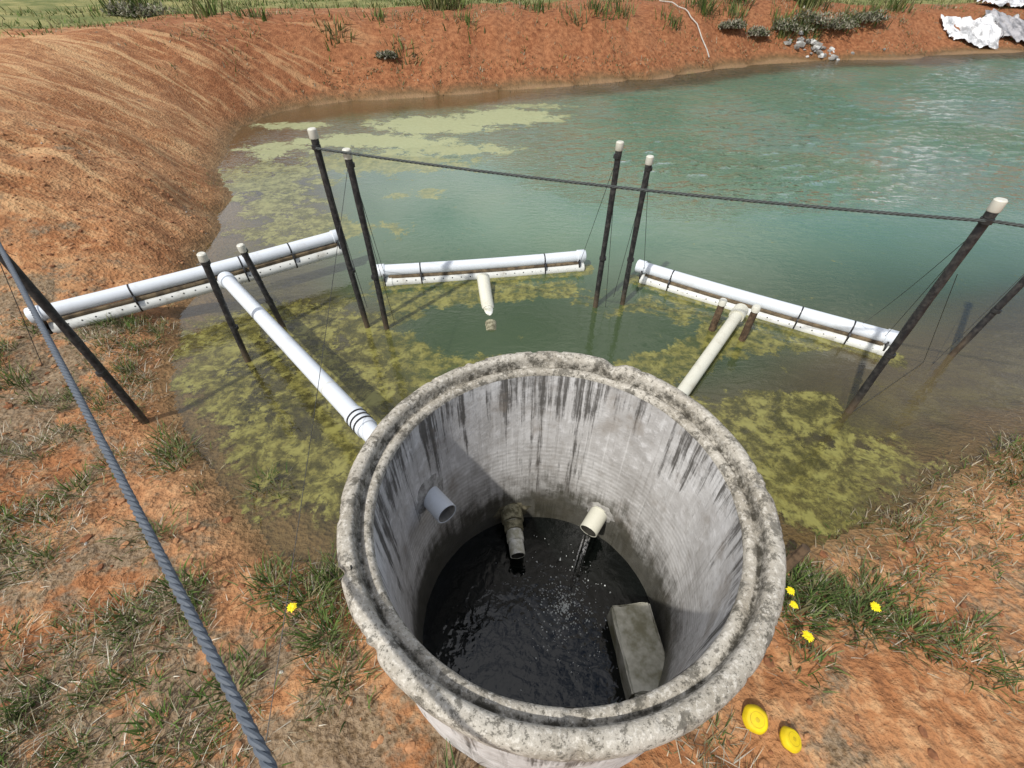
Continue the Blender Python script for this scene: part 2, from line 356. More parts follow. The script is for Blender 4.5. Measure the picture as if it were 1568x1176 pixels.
revolve('outer_wall',[(.722,.87),(.724,.7),(.724,.5),(.724,.3),(.726,.15),(.726,.0),(.726,-.6)],M_conc,disp=.01)
rp=[(.645,.905),(.647,.918),(.653,.927),(.662,.930),(.674,.929),(.682,.924),(.687,.923),(.691,.93),(.694,.955),(.698,.972),(.706,.980),(.716,.982),(.730,.981),(.742,.976),(.751,.966),(.755,.95),(.756,.93),(.755,.91),(.752,.893),(.745,.882),(.733,.875),(.722,.87)]
revolve('rim',rp,M_rim,disp=.003,chips=True,seg=480)
import bmesh
def rough_box(name,cx,cy,z0,z1,sx,sy,rot,mat,parent=None,disp=.008,bev=.012):
    bm=bmesh.new();bmesh.ops.create_cube(bm,size=1)
    bmesh.ops.scale(bm,vec=(sx,sy,z1-z0),verts=bm.verts)
    bmesh.ops.bevel(bm,geom=list(bm.edges),offset=bev,segments=2,affect='EDGES')
    bmesh.ops.subdivide_edges(bm,edges=bm.edges,cuts=4,use_grid_fill=True)
    for v in bm.verts: v.co+=Vector([random.uniform(-1,1)*disp*.5 for _ in range(3)])
    me=bpy.data.meshes.new(name);bm.to_mesh(me);bm.free();me.materials.append(mat)
    me.polygons.foreach_set('use_smooth',[True]*len(me.polygons));me.set_sharp_from_angle(angle=math.radians(35))
    o=link(bpy.data.objects.new(name,me));o.location=(cx,cy,(z0+z1)/2);o.rotation_euler=(0,0,rot)
    if parent:o.parent=parent
    return o
M_ledge=simple('ledge_concrete',(.68,.66,.57),.7,.6,6,(.26,.245,.16),bmp=.6)
rough_box('ledge_block',.51,-.17,-.8,-.22,.22,.42,.10,M_ledge,well)
def wwater():
    N=NT('well_water');co=N.coord()
    n=N.noise(co,11,2,.5,.6);n2=N.noise(co,30,2,.5,.4)
    vd=N.n('ShaderNodeVectorMath',operation='DISTANCE');N.l(co,vd.inputs[0]);vd.inputs[1].default_value=(.30,1.05,-.38)
    rg=N.math('SINE',N.math('MULTIPLY',N.math('ADD',vd.outputs['Value'],N.math('MULTIPLY',n,.07)),110))
    fall=N.step(vd.outputs['Value'],.6,.05)
    h=N.math('ADD',N.math('ADD',n,N.math('MULTIPLY',n2,.3)),N.math('MULTIPLY',N.math('MULTIPLY',rg,fall),.10))
    return N.done(N.pbr((.003,.004,.0035),.03,N.bump(h,.13,.05),.5).outputs[0])
b=B();seg=96
b.v.append((WX,WY,-.38))
for k in range(seg): b.v.append((WX+.68*math.cos(2*math.pi*k/seg),WY+.68*math.sin(2*math.pi*k/seg),-.38))
for k in range(seg): b.f.append((0,1+k,1+(k+1)%seg));b.mi.append(0)
ww=b.obj('well_water',[wwater()])
M_foam=simple('foam',(.75,.78,.78),.3,.1)
b=B()
for k in range(620):
    a=random.uniform(0,6.28);rr=abs(random.gauss(0,.15));x=.31+rr*math.cos(a);y=1.02+rr*math.sin(a)*1.3
    if math.hypot(x-WX,y-WY)>.62: continue
    r=random.choice([.0015,.002,.0025,.003,.005])
    b.tube([(x,y,-.382),(x,y,-.378+r*.4),(x,y,-.378+r)],[r,r*.9,r*.3],6)
b.obj('bubbles',[M_foam],parent=ww)
def pipe_open(b,p0,p1,r,mi=0,mi_in=1,wall=.006,seg=28):
    p0=Vector(p0);p1=Vector(p1);d=(p1-p0).normalized()
    b.tube([p0,p1-d*.002,p1],[r,r,r-.001],seg,mi,cap=False)
    b.tube([p1,p1-d*.001],[r-.001,r-wall],seg,mi,cap=False)
    b.tube([p1-d*.001,p1-d*.09],[r-wall,r-wall],seg,mi_in,cap=False)
    b.tube([p1-d*.09,p1-d*.1],[r-wall,.001],seg,mi_in,cap=False)
M_pin=simple('pipe_bore',(.30,.29,.27),.6)
b=B();q0,q1=(-2.50,3.50,.31),(-.312,1.150,.405);pipe_open(b,q0,q1,.055)
def ring(b,p0,p1,t,r,w,mi):
    p0=Vector(p0);p1=Vector(p1);d=(p1-p0);L=d.length;d/=L;c=p0+d*t
    b.tube([c-d*w/2,c+d*w/2],[r,r],24,mi)
ring(b,q0,q1,.03,.066,.09,0);ring(b,q0,q1,1.98,.0565,.010,3);ring(b,q0,q1,2.37,.0625,.16,0)
for t in (2.33,2.37,2.41): ring(b,q0,q1,t,.0655,.012,2)
b.obj('overflow_pipe',[M_pvc,M_pin,M_black,M_pvc2])
b=B();pipe_open(b,(.60,1.56,-.10),(.455,1.355,-.135),.056);ring(b,(.60,1.56,-.10),(.46,1.36,-.135),.10,.066,.03,0)
p0,p1=(1.98,3.28,.13),(.60,1.52,.035);b.tube([p0,p1],.048,24,0);ring(b,p0,p1,1.35,.055,.06,0);ring(b,p0,p1,.04,.062,.12,0);ring(b,p0,p1,1.9,.056,.05,2)
b.obj('outlet_pipe',[M_cream,M_inside,M_black])
M_moss=simple('mossy_pipe',(.74,.74,.70),.6,.8,22,(.40,.39,.30),bmp=.7)
M_algae=simple('algae_growth',(.34,.32,.22),.9,.6,30,(.11,.10,.06),bmp=.9)
b=B();pa,pb=(-.01,1.60,-.25),(.035,1.27,-.275)
pipe_open(b,pa,pb,.046,0,1);ring(b,pa,pb,.07,.070,.09,2);ring(b,pa,pb,.15,.060,.05,2);ring(b,pa,pb,.22,.053,.05,0)
b.tube([(-.28,3.90,.10),(-.25,3.70,.03),(-.22,3.52,-.02)],[.062,.06,.058],24,3);b.tube([(-.22,3.52,-.02),(-.18,3.25,-.09),(-.03,1.66,-.26)],.05,20,0)
b.tube([(-.19,3.30,-.02),(-.18,3.18,-.035)],.055,20,2)
b.obj('inlet_pipe',[M_moss,M_inside,M_algae,M_cream])
def patch(name,ang,z,rw,rh,mat):
    b=B();n=24;RI=.655
    b.v.append(((RI-.012)*math.cos(ang),(RI-.012)*math.sin(ang),z))
    for ringk,fr in enumerate((.6,1.0)):
        for k in range(n):
            t=2*math.pi*k/n;j=1+random.uniform(-.2,.2)*(fr==1)
            a=ang+rw*fr*math.cos(t)*j/.64;zz=z+rh*fr*math.sin(t)*j;r=RI-.010 if fr<1 else RI+.006
            b.v.append((r*math.cos(a),r*math.sin(a),zz))
    for k in range(n):
        b.f.append((0,1+k,1+(k+1)%n));b.mi.append(0)
        b.f.append((1+k,1+n+k,1+n+(k+1)%n,1+(k+1)%n));b.mi.append(0)
    return b.obj(name,[mat],parent=well)
M_patch=simple('mortar',(.42,.41,.39),.9,.45,18,(.18,.17,.16),bmp=.7)
M_patchd=simple('mortar_dark',(.20,.18,.12),.8,.6,24,(.06,.055,.035),bmp=.8)
patch('mortar_patch_a',math.atan2(1.25-WY,-.41-WX),.415,.11,.12,M_patch)
patch('mortar_patch_b',math.atan2(1.47-WY,.54-WX),-.115,.10,.11,M_patch)
patch('mortar_patch_c',math.atan2(1.60-WY,-.01-WX),-.27,.14,.10,M_patchd)
def streamm():
    N=NT('falling_water');g=N.n('ShaderNodeBsdfGlossy');g.inputs[1].default_value=.15
    t=N.n('ShaderNodeBsdfTransparent');m=N.n('ShaderNodeMixShader')
    N.l(N.math('MULTIPLY',N.step(N.noise(N.coord(),60,3,.6),.4,.6),.55),m.inputs[0]);N.l(t.outputs[0],m.inputs[1]);N.l(g.outputs[0],m.inputs[2]);return N.done(m.outputs[0])
b=B()
for k in range(6):
    pts=[];ox=random.uniform(-.022,.022);sp=random.uniform(.8,1.15)
    for i in range(9):
        t=i/8;pts.append((.450+ox-(.11)*t*sp,1.35-.26*t*sp,-.17-.21*t*t))
    b.tube(pts,[.003*(1+.5*random.random()) for _ in pts],8)
b.obj('falling_water',[streamm()])
# ------------------------------------------------------------------ intake manifolds
M_hole=simple('drain_hole',(.01,.01,.01),.9)
def manifold(p0,p1,name,drop=.105,fwd=.045,straps=(.08,.33,.62,.92)):
    p0=Vector(p0);p1=Vector(p1);d=(p1-p0).normalized();L=(p1-p0).length
    side=Vector((d.y,-d.x,0)).normalized()
    if side.y>0: side=-side
    b=B()
    nseg=10;sag=lambda t:Vector((0,0,-.012*math.sin(math.pi*t)))
    b.tube([p0+d*L*i/nseg+sag(i/nseg) for i in range(nseg+1)],.055,28,0)
    for e,s in ((p0,1),(p1,-1)):
        b.tube([e-d*s*.012,e-d*s*.004,e+d*s*.07,e+d*s*.075],[.056,.0625,.0625,.057],28,0)
    off=Vector((0,0,-drop))+side*fwd
    e0=p0+d*.08+off;e1=p1-d*.02+off
    b.tube([e0+(e1-e0)*i/nseg+sag(i/nseg) for i in range(nseg+1)],.047,24,1)
    for e,s in ((e0,1),(e1,-1)): b.tube([e-d*s*.012,e+d*s*.05],[.052,.053],24,1)
    n=int(L/.09)
    ang=.55
    nd=(side*math.cos(ang)+Vector((0,0,1))*math.sin(ang)).normalized()
    for i in range(n):
        c=e0+d*(.1+i*.09)
        if (c-e0).length>(e1-e0).length-.08: break
        c=c+sag(i/n)+nd*.0465;b.tube([c,c+nd*.0014],.006,8,3)
    for t in straps:
        c=p0+d*L*t+sag(t)
        b.tube([c-d*.006,c+d*.006],.0575,24,2)
        c2=c+off;b.tube([c2-d*.006,c2+d*.006],.0495,24,2)
        c3=(c+c2)/2+side*.03;b.tube([c3-d*.006,c3+d*.006],.05,16,2)
    g=off*.52+side*.018
    b.tube([p0+d*.1+g+(p1-p0-d*.16)*i/nseg+sag(i/nseg) for i in range(nseg+1)],.021,10,4,wob=.25)
    return b.obj(name,[M_pvc,M_pvc2,M_black,M_hole,M_gap])
manifold((-3.71,2.89,.35),(-1.72,4.28,.35),'intake_pipe_manifold',drop=.125,straps=(.02,.27,.62,.80,.98))
manifold((-1.32,3.98,.125),(.74,4.29,.125),'intake_pipe_manifold',drop=.105,straps=(.03,.20,.80,.97))
manifold((1.26,4.08,.125),(3.09,2.89,.125),'intake_pipe_manifold',drop=.105,straps=(.03,.16,.68,.86,.98))
for (x,y,zt) in [(1.74,3.18,.31),(1.95,3.04,.34)]:
    b=B();b.tube([(x,y,-.9),(x,y,0),(x+.005,y,zt-.05)],.028,14,0,wob=.12);b.tube([(x+.005,y,zt-.05),(x+.005,y,zt-.01),(x+.005,y,zt)],[.032,.032,.025],16,1)
    b.obj('support_stake',[M_wood,M_cap])
# ------------------------------------------------------------------ poles
M_wire=simple('wire',(.045,.045,.045),.5,.4,50,metal=.3)
def pole(bx,by,tx,ty,zt,zb=-1.3,r=.023,cap=True):
    b=B();P0=Vector((bx,by,0));P1=Vector((tx,ty,zt));d=(P1-P0)/zt
    zs=np.linspace(zb,zt-.03,26);ph=random.uniform(0,6)
    b.tube([P0+d*z+Vector((math.sin(z*2.2+ph),math.cos(z*1.7+ph),0))*.006 for z in zs],[r*(1+.06*random.uniform(-1,1)) for _ in zs],14,0)
    if cap:
        T=P0+d*(zt-.03)+Vector((math.sin((zt-.03)*2.2+ph),math.cos((zt-.03)*1.7+ph),0))*.006
        b.tube([T-d*.03,T-d*.025,T+d*.024,T+d*.03],[r*1.15,r*1.28,r*1.24,r*1.0],18,1)
        b.tube([T-d*.06,T-d*.03],r*1.1,14,0)
    for z in (zt*.93,zt*.35): b.tube([P0+d*(z-.012),P0+d*(z+.012)],r*1.3,12,2)
    return b.obj('fence_pole',[M_pole,M_cap,M_wire])
PO=[(-2.50,2.05,-2.51,2.05,1.47),(-2.12,2.77,-2.06,2.77,.93),(-2.02,3.23,-2.07,3.23,.77),(-1.27,3.23,-1.29,3.23,1.56),(-1.10,3.20,-1.08,3.2,1.45),
 (.78,3.54,.77,3.54,1.40),(1.03,3.59,1.03,3.59,1.29),(2.41,2.21,2.38,2.21,1.50),(3.59,2.83,3.68,2.83,1.25)]
for q in PO: pole(*q)
pole(.62,-.86,.62,-.86,1.45,zb=-.2)
# ------------------------------------------------------------------ ropes and wires
def rope_mat(name,c1,c2):
    N=NT(name);co=N.coord();n=N.noise(co,60,4,.6)
    return N.done(N.pbr(N.mix(n,c1,c2),.6,None,.3).outputs[0])
def rope(name,pts,r,m,strands=3,pitch=.09):
    b=B();P=[Vector(p) for p in pts];fine=[]
    for i in range(len(P)-1):
        d=(P[i+1]-P[i]);n=max(2,int(d.length/.008))
        for k in range(n): fine.append(P[i]+d*k/n)
    fine.append(P[-1])
    for s in range(strands):
        out=[];L=0
        for i,p in enumerate(fine):
            if i: L+=(p-fine[i-1]).length
            d=(fine[min(i+1,len(fine)-1)]-fine[max(i-1,0)]).normalized()
            a=d.cross(Vector((0,0,1))).normalized();c=a.cross(d)
            t=2*math.pi*(L/pitch+s/strands);out.append(p+(a*math.cos(t)+c*math.sin(t))*r*.5)
        b.tube(out,r*.56,8,0)
    return b.obj(name,[m])
def sagline(p0,p1,sag,n=24):
    p0=Vector(p0);p1=Vector(p1);return [p0+(p1-p0)*i/n-Vector((0,0,sag*4*(i/n)*(1-i/n))) for i in range(n+1)]
M_rope=rope_mat('rope_grey_blue',(.055,.068,.085),(.13,.15,.18));M_rope2=rope_mat('rope_dark',(.03,.035,.035),(.08,.09,.085))
rope('rope',sagline((-2.50,2.07,1.365),(.62,-.86,1.35),.012),.0102,M_rope,pitch=.07)
rope('rope',sagline((-1.28,3.20,1.45),(2.41,2.185,1.40),.035)+sagline((2.41,2.185,1.40),(5.2,1.3,1.36),.03)[1:],.0085,M_rope2)
def wires(name,lst,r=.0022):
    b=B()
    for (p0,p1,s) in lst: b.tube(sagline(p0,p1,s,12),r,6,0)
    return b.obj(name,[M_wire])
wires('tie_wire',[((-1.29,3.22,1.46),(-1.72,4.25,.36),.0),((-1.28,3.21,1.40),(-1.20,3.15,.25),-.0),((-1.08,3.2,1.36),(-1.25,3.95,.12),.0),((-1.08,3.19,1.30),(-1.0,3.15,.1),0)])
wires('tie_wire',[((.77,3.53,1.3),(.70,4.2,.12),0),((.77,3.53,1.25),(.86,3.5,.02),0),((1.03,3.58,1.2),(.93,3.55,.1),0),((1.03,3.58,1.2),(1.3,4.0,.12),0)])
wires('tie_wire',[((2.39,2.21,1.42),(3.0,2.9,.14),0.0),((2.39,2.2,1.42),(2.85,3.0,.2),.05),((2.43,2.2,1.1),(3.3,2.75,.0),.0),((3.3,2.75,.0),(2.42,2.19,.02),.0),((3.60,2.82,.9),(3.35,2.72,.0),0)],.0018)
wires('tie_wire',[((-1.08,3.18,1.38),(-.90,.27,.25),.02),((-2.51,2.05,1.36),(-2.62,1.9,.7),0),((-2.50,2.03,1.40),(-3.1,2.6,1.0),.02)],.0018)
b=B();b.tube([(1.36,1.02,-.1),(1.39,1.03,.1),(1.43,1.05,.27)],[.028,.027,.02],8,0,wob=.3);b.obj('wooden_stake',[M_wood],smoothf=False)
# ------------------------------------------------------------------ yellow floats
M_yel=simple('yellow_plastic',(.78,.60,.01),.6,.12,8,(.62,.45,.015),bmp=.15,spec=.25)
M_yd=simple('yellow_moulding',(.58,.42,.01),.6)
def yfloat(x,y,r,rot):
    z=float(height([x],[y])[0][0])
    bm=bmesh.new();bmesh.ops.create_uvsphere(bm,u_segments=40,v_segments=24,radius=r)
    for v in bm.verts:
        a=math.atan2(v.co.y,v.co.x);eq=math.exp(-(v.co.z/(r*.10))**2)
        v.co.z*=.78;k=1+.04*eq+.025*math.cos(4*a)+.015*math.cos(7*a+1)
        v.co.x*=k;v.co.y*=k
        if v.co.z>r*.48: v.co.z-= (v.co.z-r*.48)*.75
    me=bpy.data.meshes.new('yellow_float');bm.to_mesh(me);bm.free();me.materials.append(M_yel);me.polygons.foreach_set('use_smooth',[True]*len(me.polygons))
    o=link(bpy.data.objects.new('yellow_float',me));o.location=(x,y,z+r*.60);o.rotation_euler=(.22,-.2,rot)
    b=B();b.tube([(0,0,r*.48),(0,0,r*.57),(0,0,r*.58)],[r*.2,r*.18,r*.14],16,0)
    b.tube([(r*.55*math.cos(t),r*.55*math.sin(t),r*.505) for t in np.linspace(0,6.28,30)],r*.035,6,0)
    b.obj('moulded_boss',[M_yd],parent=o)
yfloat(.955,.385,.047,.4);yfloat(1.06,.32,.040,2.0)
# ------------------------------------------------------------------ vegetation
class G:
    def __init__(s): s.v=[];s.f=[];s.c=[]
    def blade(s,x,y,z,L,w,az,lean,col,droop=.6):
        ca,sa=math.cos(az),math.sin(az);b=len(s.v);px,py=-sa,ca
        h=0;o=0
        pts=[];ang=lean
        for i in range(4):
            pts.append((o,h));o+=math.sin(ang)*L/3;h+=math.cos(ang)*L/3;ang+=droop*.5
        for i,(oo,hh) in enumerate(pts):
            ww=w*(1,.85,.55)[i] if i<3 else 0
            cx,cy=x+ca*oo,y+sa*oo
            if i<3:
                s.v.append((cx+px*ww,cy+py*ww,z+hh));s.v.append((cx-px*ww,cy-py*ww,z+hh))
            else: s.v.append((cx,cy,z+hh))
        s.f+= [(b,b+1,b+3,b+2),(b+2,b+3,b+5,b+4),(b+4,b+5,b+6)]
        s.c+= [col]*7
    def obj(s,name,mat):
        me=bpy.data.meshes.new(name);me.from_pydata(s.v,[],s.f);me.materials.append(mat)
        at=me.color_attributes.new('tint','FLOAT_COLOR','POINT')
        at.data.foreach_set('color',np.array([(c[0],c[1],c[2],1) for c in s.c],dtype=np.float32).ravel());me.update()
        return link(bpy.data.objects.new(name,me))
GREEN=[(.085,.14,.035),(.12,.18,.05),(.15,.19,.075),(.055,.09,.03)]
OLIVE=[(.19,.18,.09),(.23,.21,.11),(.13,.13,.06)]
DRY=[(.44,.39,.29),(.34,.30,.21),(.26,.22,.16),(.58,.54,.45)]
def jit(c): k=random.uniform(.65,1.3);return tuple(q*k for q in c)
def tufts(g,lst):
    xs=[];ys=[];meta=[]
    for (x,y,n,L,sp,pal,w,lean,dr) in lst:
        for _ in range(n):
            a=x+random.gauss(0,sp);b=y+random.gauss(0,sp);xs.append(a);ys.append(b);meta.append((x,y,L,pal,w,lean,dr))
    hs,sds=height(xs,ys)
    for i,(x,y,L,pal,w,lean,dr) in enumerate(meta):
        if math.hypot(xs[i]-WX,ys[i]-WY)<.78: continue
        g.blade(xs[i],ys[i],max(float(hs[i]),-.02)-.002,L*random.uniform(.4,1.15),w*random.uniform(.6,1.3),math.atan2(ys[i]-y,xs[i]-x)+random.gauss(0,.9),random.uniform(*lean),jit(random.choice(pal)),dr)
gg=G();gd=G();LG=[];LD=[]
def place(n,xr,yr,cond):
    X=rng.uniform(*xr,n);Y=rng.uniform(*yr,n);h,s=height(X,Y,False);k=cond(X,Y,s);return list(zip(X[k],Y[k],s[k]))
def cond1(X,Y,s):
    dn=fbm(X*1.7,Y*1.7,77,4)+.5
    return (s>.04)&(np.hypot(X-WX,Y-WY)>.8)&(dn+rng.uniform(-.05,.05,X.shape)>np.where(X<0,.475,.53)+.10*smooth((Y-2.2)/1))
for (x,y,s) in place(9500,(-4.6,3.8),(-.3,3.2),cond1):
    u=random.random()
    if u<.30: LG.append((x,y,random.randint(10,22),random.uniform(.04,.095),.024,GREEN+OLIVE,.0027,(.1,1.1),.5))
    elif u<.50: LG.append((x,y,random.randint(8,18),random.uniform(.025,.05),.045,OLIVE+GREEN+DRY[:2],.0030,(.3,1.3),.4))
    elif u<.56: LG.append((x,y,random.randint(25,45),random.uniform(.09,.14),.03,GREEN+OLIVE,.0030,(.05,.9),.5))
    if u>.38: LD.append((x,y,random.randint(8,20),random.uniform(.04,.12),.05,DRY+OLIVE[:1],.0019,(.7,1.35),.1))
for (x,y,n,L) in [(-3.75,2.45,90,.26),(-3.5,2.3,70,.2),(-3.9,2.2,60,.2),(-2.15,1.80,90,.13),(-1.5,1.58,70,.11),(-1.0,.88,180,.14),(-.85,.72,160,.13),(-1.2,.95,150,.12),(-1.15,.5,110,.10),(-1.35,.35,100,.10),
   (1.5,.9,200,.14),(1.62,.78,200,.14),(1.42,.95,180,.14),(1.8,.72,170,.12),(1.35,.78,110,.11),(1.75,.9,110,.12),(1.28,.58,60,.09),(2.2,1.25,60,.11),(3.3,1.75,80,.15),(3.1,1.6,80,.15),(-2.5,1.45,90,.11),(-2.7,1.2,80,.11),(1.95,.6,110,.11),(-1.9,1.2,80,.1),(-1.6,.9,110,.1),(-.9,1.0,150,.13),(-.72,.55,80,.1)]:
    LG.append((x,y,n,L,.06,GREEN+GREEN+OLIVE,.0034,(.05,1.0),.5))
    LD.append((x,y,n//2,L*.7,.07,DRY,.0018,(.6,1.35),.2))
def cond2(X,Y,s): return (s>0.0)&(s<.35)&(Y>2.2)
for (x,y,s) in place(1500,(-6,3),(2.2,12.5),cond2):
    LG.append((x,y,random.randint(6,12),random.uniform(.03,.07),.06,OLIVE+DRY[1:3]+[(.10,.09,.05)],.004,(.2,1.2),.5))
def cond2b(X,Y,s): return (s>-.04)&(s<.45)&(X>1.7)&(Y<4)
for (x,y,s) in place(2600,(1.7,6),(.9,4),cond2b):
    LG.append((x,y,random.randint(8,16),random.uniform(.04,.09),.05,OLIVE+DRY[:3]+GREEN[:1],.0028,(.2,1.2),.5))
def cond3(X,Y,s): return (s>0.0)&(s<.5)&(Y>11.5)
for (x,y,s) in place(6500,(-5,20),(11.5,21),cond3):
    LG.append((x,y,8,random.uniform(.05,.12),.12,OLIVE+DRY[1:3]+[(.12,.10,.05)],.010,(.2,1.1),.5))
def cond4(X,Y,s): return (s>.5)&(s<3.4)&(Y>10)&(fbm(X*.7,Y*.7,88,3)+rng.uniform(-.25,.25,X.shape)>np.where(X>8,.0,.12))
for (x,y,s) in place(3400,(-10,20),(10,24),cond4):
    LG.append((x,y,12,random.uniform(.06,.18),.14,OLIVE+DRY[1:3]+GREEN[:1],.010,(.2,1.2),.5))
def cond5(X,Y,s): return (s>3.4)&(s<9)&(Y>9)
for (x,y,s) in place(3600,(-18,28),(9,28),cond5):
    LG.append((x,y,10,random.uniform(.08,.22),.22,GREEN+OLIVE+[(.33,.31,.14),(.36,.33,.16)],.013,(.1,.9),.5))
for (x,y,n,L) in [(-9.3,14.3,160,.8),(-7.0,13.4,60,.5),(-1.9,15.6,140,.7),(-1.5,15.9,80,.6),(-1.2,14.4,40,.35),(-4.1,13.2,60,.3),(-2.6,13.2,60,.25),(5.8,17.8,120,.6),(7.2,19.0,120,.7),(9.6,19.6,200,.9),(10.0,19.8,160,.8),(3.0,16.3,60,.4),(8.6,18.2,160,.4),(9.4,18.3,160,.4),(12,19.3,100,.5),(13.5,20.6,100,.6),(-6.0,13.4,50,.3),(0.6,15.8,50,.4),(-3.3,14.2,40,.3),(4.6,16.6,50,.35),(1.7,15.4,40,.3),(2.3,15.9,70,.35),(11,18.9,90,.4),(6.9,18.0,90,.4)]:
    LG.append((x,y,n,L,.16+.1*L,GREEN+OLIVE+[(.22,.24,.09)],.016,(.0,.7),.35))
tufts(gg,LG);tufts(gd,LD)
M_g=grass_mat('grass_blades')
gg.obj('grass',M_g);gd.obj('dry_grass',M_g)
g=G()
for (x,y,r) in [(8.7,18.2,.5),(9.6,18.5,.6),(10.5,18.6,.5),(7.6,17.7,.35),(11.6,19.0,.5),(-9.0,14.0,.5),(6.6,17.4,.3),(-2.9,13.0,.16)]:
    z0=float(height([x],[y])[0][0])
    for k in range(900):
        v=Vector((random.gauss(0,1),random.gauss(0,1),abs(random.gauss(0,1)))).normalized()*r*random.uniform(.4,1.1)
        v*=1+.35*math.sin(v.x*9+x)*math.cos(v.y*7)
        g.blade(x+v.x*1.5,y+v.y,z0+v.z*.45,.10,.022,random.uniform(0,6.28),random.uniform(.2,1.8),jit(random.choice([(.24,.23,.17),(.32,.30,.24),(.15,.17,.09)])))
g.obj('shrub',M_g)
M_pet=simple('yellow_petals',(.85,.70,.01),.5,.1);M_stem=simple('flower_stem',(.10,.16,.04),.6)
for (x,y) in [(1.65,.80),(1.25,.66),(1.31,.88),(1.27,.80),(-1.0,.80)]:
    z=float(height([x],[y])[0][0]);H=random.uniform(.10,.13);b=B();r=random.uniform(.018,.024)
    b.tube([(x,y,z),(x+.004,y,z+H*.5),(x,y-.004,z+H)],.0018,6,1)
    b.tube([(x,y-.004,z+H),(x,y-.006,z+H+.006)],[r*.3,r*.25],10,0)
    for rg,(nn,rr,zz) in enumerate(((14,1,0),(11,.7,.003))):
        for k in range(nn):
            a=2*math.pi*(k+rg*.5)/nn;i=len(b.v);w=.16;r2=rr*random.uniform(.8,1.15)
            for (q,ww,dz) in ((.15,.3*w,0),(.7,w,.001),(1.0,.5*w,-.002)):
                for sg in (-1,1):
                    b.v.append((x+r*r2*(q*math.cos(a)-sg*ww*math.sin(a)),y-.005+r*r2*(q*math.sin(a)+sg*ww*math.cos(a)),z+H+.003+zz+dz+.15*r*q))
            b.f+=[(i,i+1,i+3,i+2),(i+2,i+3,i+5,i+4)];b.mi+=[0,0]
    b.obj('yellow_flower',[M_pet,M_stem])
def rocks(name,pts,mats):
    V=[];Fc=[];mi=[]
    base=bmesh.new();bmesh.ops.create_icosphere(base,subdivisions=1,radius=1);bv=[v.co.copy() for v in base.verts];bf=[tuple(v.index for v in f.verts) for f in base.faces];base.free()
    for (x,y,z,r,m) in pts:
        i=len(V);sx,sy,sz=random.uniform(.7,1.4),random.uniform(.7,1.3),random.uniform(.45,.8);a=random.uniform(0,6)
        for c in bv:
            k=random.uniform(.8,1.2);px,py=c.x*sx*k,c.y*sy*k
            V.append((x+r*(px*math.cos(a)-py*math.sin(a)),y+r*(px*math.sin(a)+py*math.cos(a)),z+r*c.z*sz*k))
        Fc+=[tuple(i+q for q in f) for f in bf];mi+=[m]*len(bf)
    b=B();b.v=V;b.f=Fc;b.mi=mi;return b.obj(name,mats,smoothf=False)
M_clod=simple('soil_clod',(.42,.21,.10),.95,.4,30);M_peb=simple('pale_pebble',(.50,.47,.42),.85,.3,30);M_clod2=simple('soil_clod_red',(.26,.11,.05),.95,.4,30)
n=15000;X=rng.uniform(-5.2,4.4,n);Y=rng.uniform(-.4,6,n);h,s=height(X,Y);k=(s>.05)&(np.hypot(X-WX,Y-WY)>.78)
pts=[]
for x,y,z in zip(X[k],Y[k],h[k]):
    m=0 if random.random()<.62 else 2 if random.random()<.93 else 1
    r=.003+.022*random.random()**5
    if m==1: r=min(r,.011)
    pts.append((x,y,z,r,m))
rocks('gravel',pts,[M_clod,M_peb,M_clod2])
M_rock=simple('grey_rock',(.30,.29,.27),.9,.4,6);M_rockw=simple('white_rock',(.6,.6,.58),.9,.3,6)
pts=[]
for k in range(40):
    x=random.gauss(9.9,.45);y=17.85+random.gauss(0,.15);z=float(height([x],[y])[0][0]);pts.append((x,y,z+.02,random.uniform(.05,.14),random.choice([0,0,1])))
for k in range(14):
    x=random.uniform(-4,16);y=random.uniform(12,19);hh,ss=height([x],[y])
    if 0<ss[0]<2.5: pts.append((x,y,float(hh[0])+.02,random.uniform(.04,.08),0))
rocks('rock_pile',pts,[M_rock,M_rockw])
# ------------------------------------------------------------------ white plastic sheets on far bank
def sheet(name,x0,x1,y0,y1,seed,col,amp=.16):
    xs=np.linspace(x0,x1,70);ys=np.linspace(y0,y1,40);X,Y,F=grid(xs,ys)
    X2=X+fbm(X*1.5,Y*1.5,seed)*.7;Y2=Y+fbm(X*1.5,Y*1.5,seed+9)*.7
    h,s=height(X2,Y2,False);Z=np.maximum(h,0)+.07+np.abs(fbm(X*2.2,Y*2.2,seed+3,4))*amp*3
    N=NT(name+'_mat');co=N.coord();n=N.noise(co,3,5,.7)
    m=N.done(N.pbr(N.mix(N.step(n,.4,.65),col,tuple(c*.35 for c in col)),.4,N.bump(n,.6,.05)).outputs[0])
    return mkmesh(name,np.stack([X2,Y2,Z],1),F,m)
sheet('plastic_sheet',15.0,16.9,19.3,20.4,5,(.75,.75,.76))
sheet('plastic_sheet',16.8,20.0,19.6,20.8,15,(.40,.39,.40))
sheet('plastic_sheet',17.6,21.5,21.6,22.8,25,(.78,.78,.80))
pts=[]
for i in range(14):
    t=i/13;x=5.75-1.1*t+.05*math.sin(i*2.1);y=16.1+2.7*t;pts.append((x,y,max(0,float(height([x],[y])[0][0]))+.04))
b=B();b.tube(pts,.016,8,0,wob=.1);b.obj('irrigation_pipe',[M_peb])
b=B();prev=None
for i,x in enumerate(np.arange(-26,34,3.2)):
    y=19.0+.25*max(0,x)+.02*x*x*.3;z=float(height([x],[y])[0][0]);b.tube([(x,y,z-.2),(x,y,z+1.1)],.03,8,0)
    if prev:
        for hz in (.35,.65,.95): b.tube([(prev[0],prev[1],prev[2]+hz),(x,y,z+hz)],.006,5,0)
    prev=(x,y,z)
b.obj('wire_fence',[simple('green_steel',(.06,.10,.06),.6)])
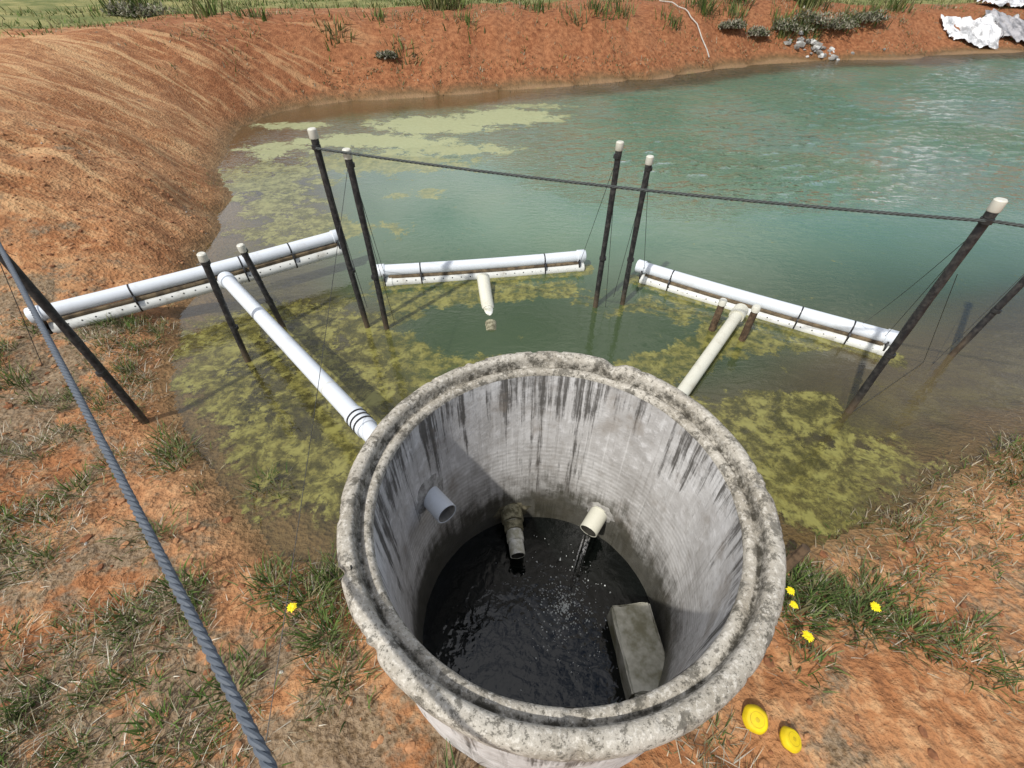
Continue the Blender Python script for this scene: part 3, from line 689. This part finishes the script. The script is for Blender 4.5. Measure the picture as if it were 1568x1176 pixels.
# ------------------------------------------------------------------ light, sky, camera
az=(-.62,-.78);el=math.radians(52);ln=math.hypot(*az)
sv=Vector((az[0]/ln*math.cos(el),az[1]/ln*math.cos(el),math.sin(el)))
sun=bpy.data.lights.new('sun','SUN');sun.energy=3.8;sun.angle=math.radians(1.2);sun.color=(1,.96,.89)
so=link(bpy.data.objects.new('sun',sun));so.rotation_euler=sv.to_track_quat('Z','Y').to_euler();so.location=(-5,-5,12)
w=bpy.data.worlds.new('World');S.world=w;w.use_nodes=True;nt=w.node_tree;nt.nodes.clear()
sk=nt.nodes.new('ShaderNodeTexSky');sk.sky_type='NISHITA';sk.sun_disc=False;sk.sun_elevation=el;sk.sun_rotation=math.atan2(sv.x,sv.y);sk.air_density=1.2;sk.dust_density=2.0
tc=nt.nodes.new('ShaderNodeTexCoord');no=nt.nodes.new('ShaderNodeTexNoise');no.inputs['Scale'].default_value=2.6;no.inputs['Detail'].default_value=5;no.inputs['Roughness'].default_value=.6
mp=nt.nodes.new('ShaderNodeMapping');mp.inputs['Scale'].default_value=(1,1,2.2)
sx=nt.nodes.new('ShaderNodeSeparateXYZ');ma=nt.nodes.new('ShaderNodeMath');ma.operation='MULTIPLY_ADD';ma.inputs[1].default_value=-.12
mr=nt.nodes.new('ShaderNodeMapRange');mr.interpolation_type='SMOOTHSTEP';mr.inputs[1].default_value=.36;mr.inputs[2].default_value=.58
mx=nt.nodes.new('ShaderNodeMix');mx.data_type='RGBA';mx.inputs[7].default_value=(8.8,8.9,9.3,1)
bg=nt.nodes.new('ShaderNodeBackground');bg.inputs[1].default_value=.105;ow=nt.nodes.new('ShaderNodeOutputWorld')
L=nt.links.new;L(tc.outputs['Generated'],mp.inputs[0]);L(mp.outputs[0],no.inputs['Vector']);L(tc.outputs['Generated'],sx.inputs[0]);L(sx.outputs[0],ma.inputs[0]);L(no.outputs[0],ma.inputs[2]);L(ma.outputs[0],mr.inputs[0]);L(mr.outputs[0],mx.inputs[0]);L(sk.outputs[0],mx.inputs[6]);L(mx.outputs[2],bg.inputs[0]);L(bg.outputs[0],ow.inputs[0])
cd=bpy.data.cameras.new('camera');cam=link(bpy.data.objects.new('camera',cd));cam.location=(0,0,2.35)
cd.sensor_width=36;cd.lens=36*690/1568;cd.clip_start=.02;cd.clip_end=2000
cam.rotation_euler=(math.radians(90)-math.atan(690/732),0,0);S.camera=cam
S.view_settings.view_transform='Standard';S.view_settings.look='None';S.view_settings.exposure=0
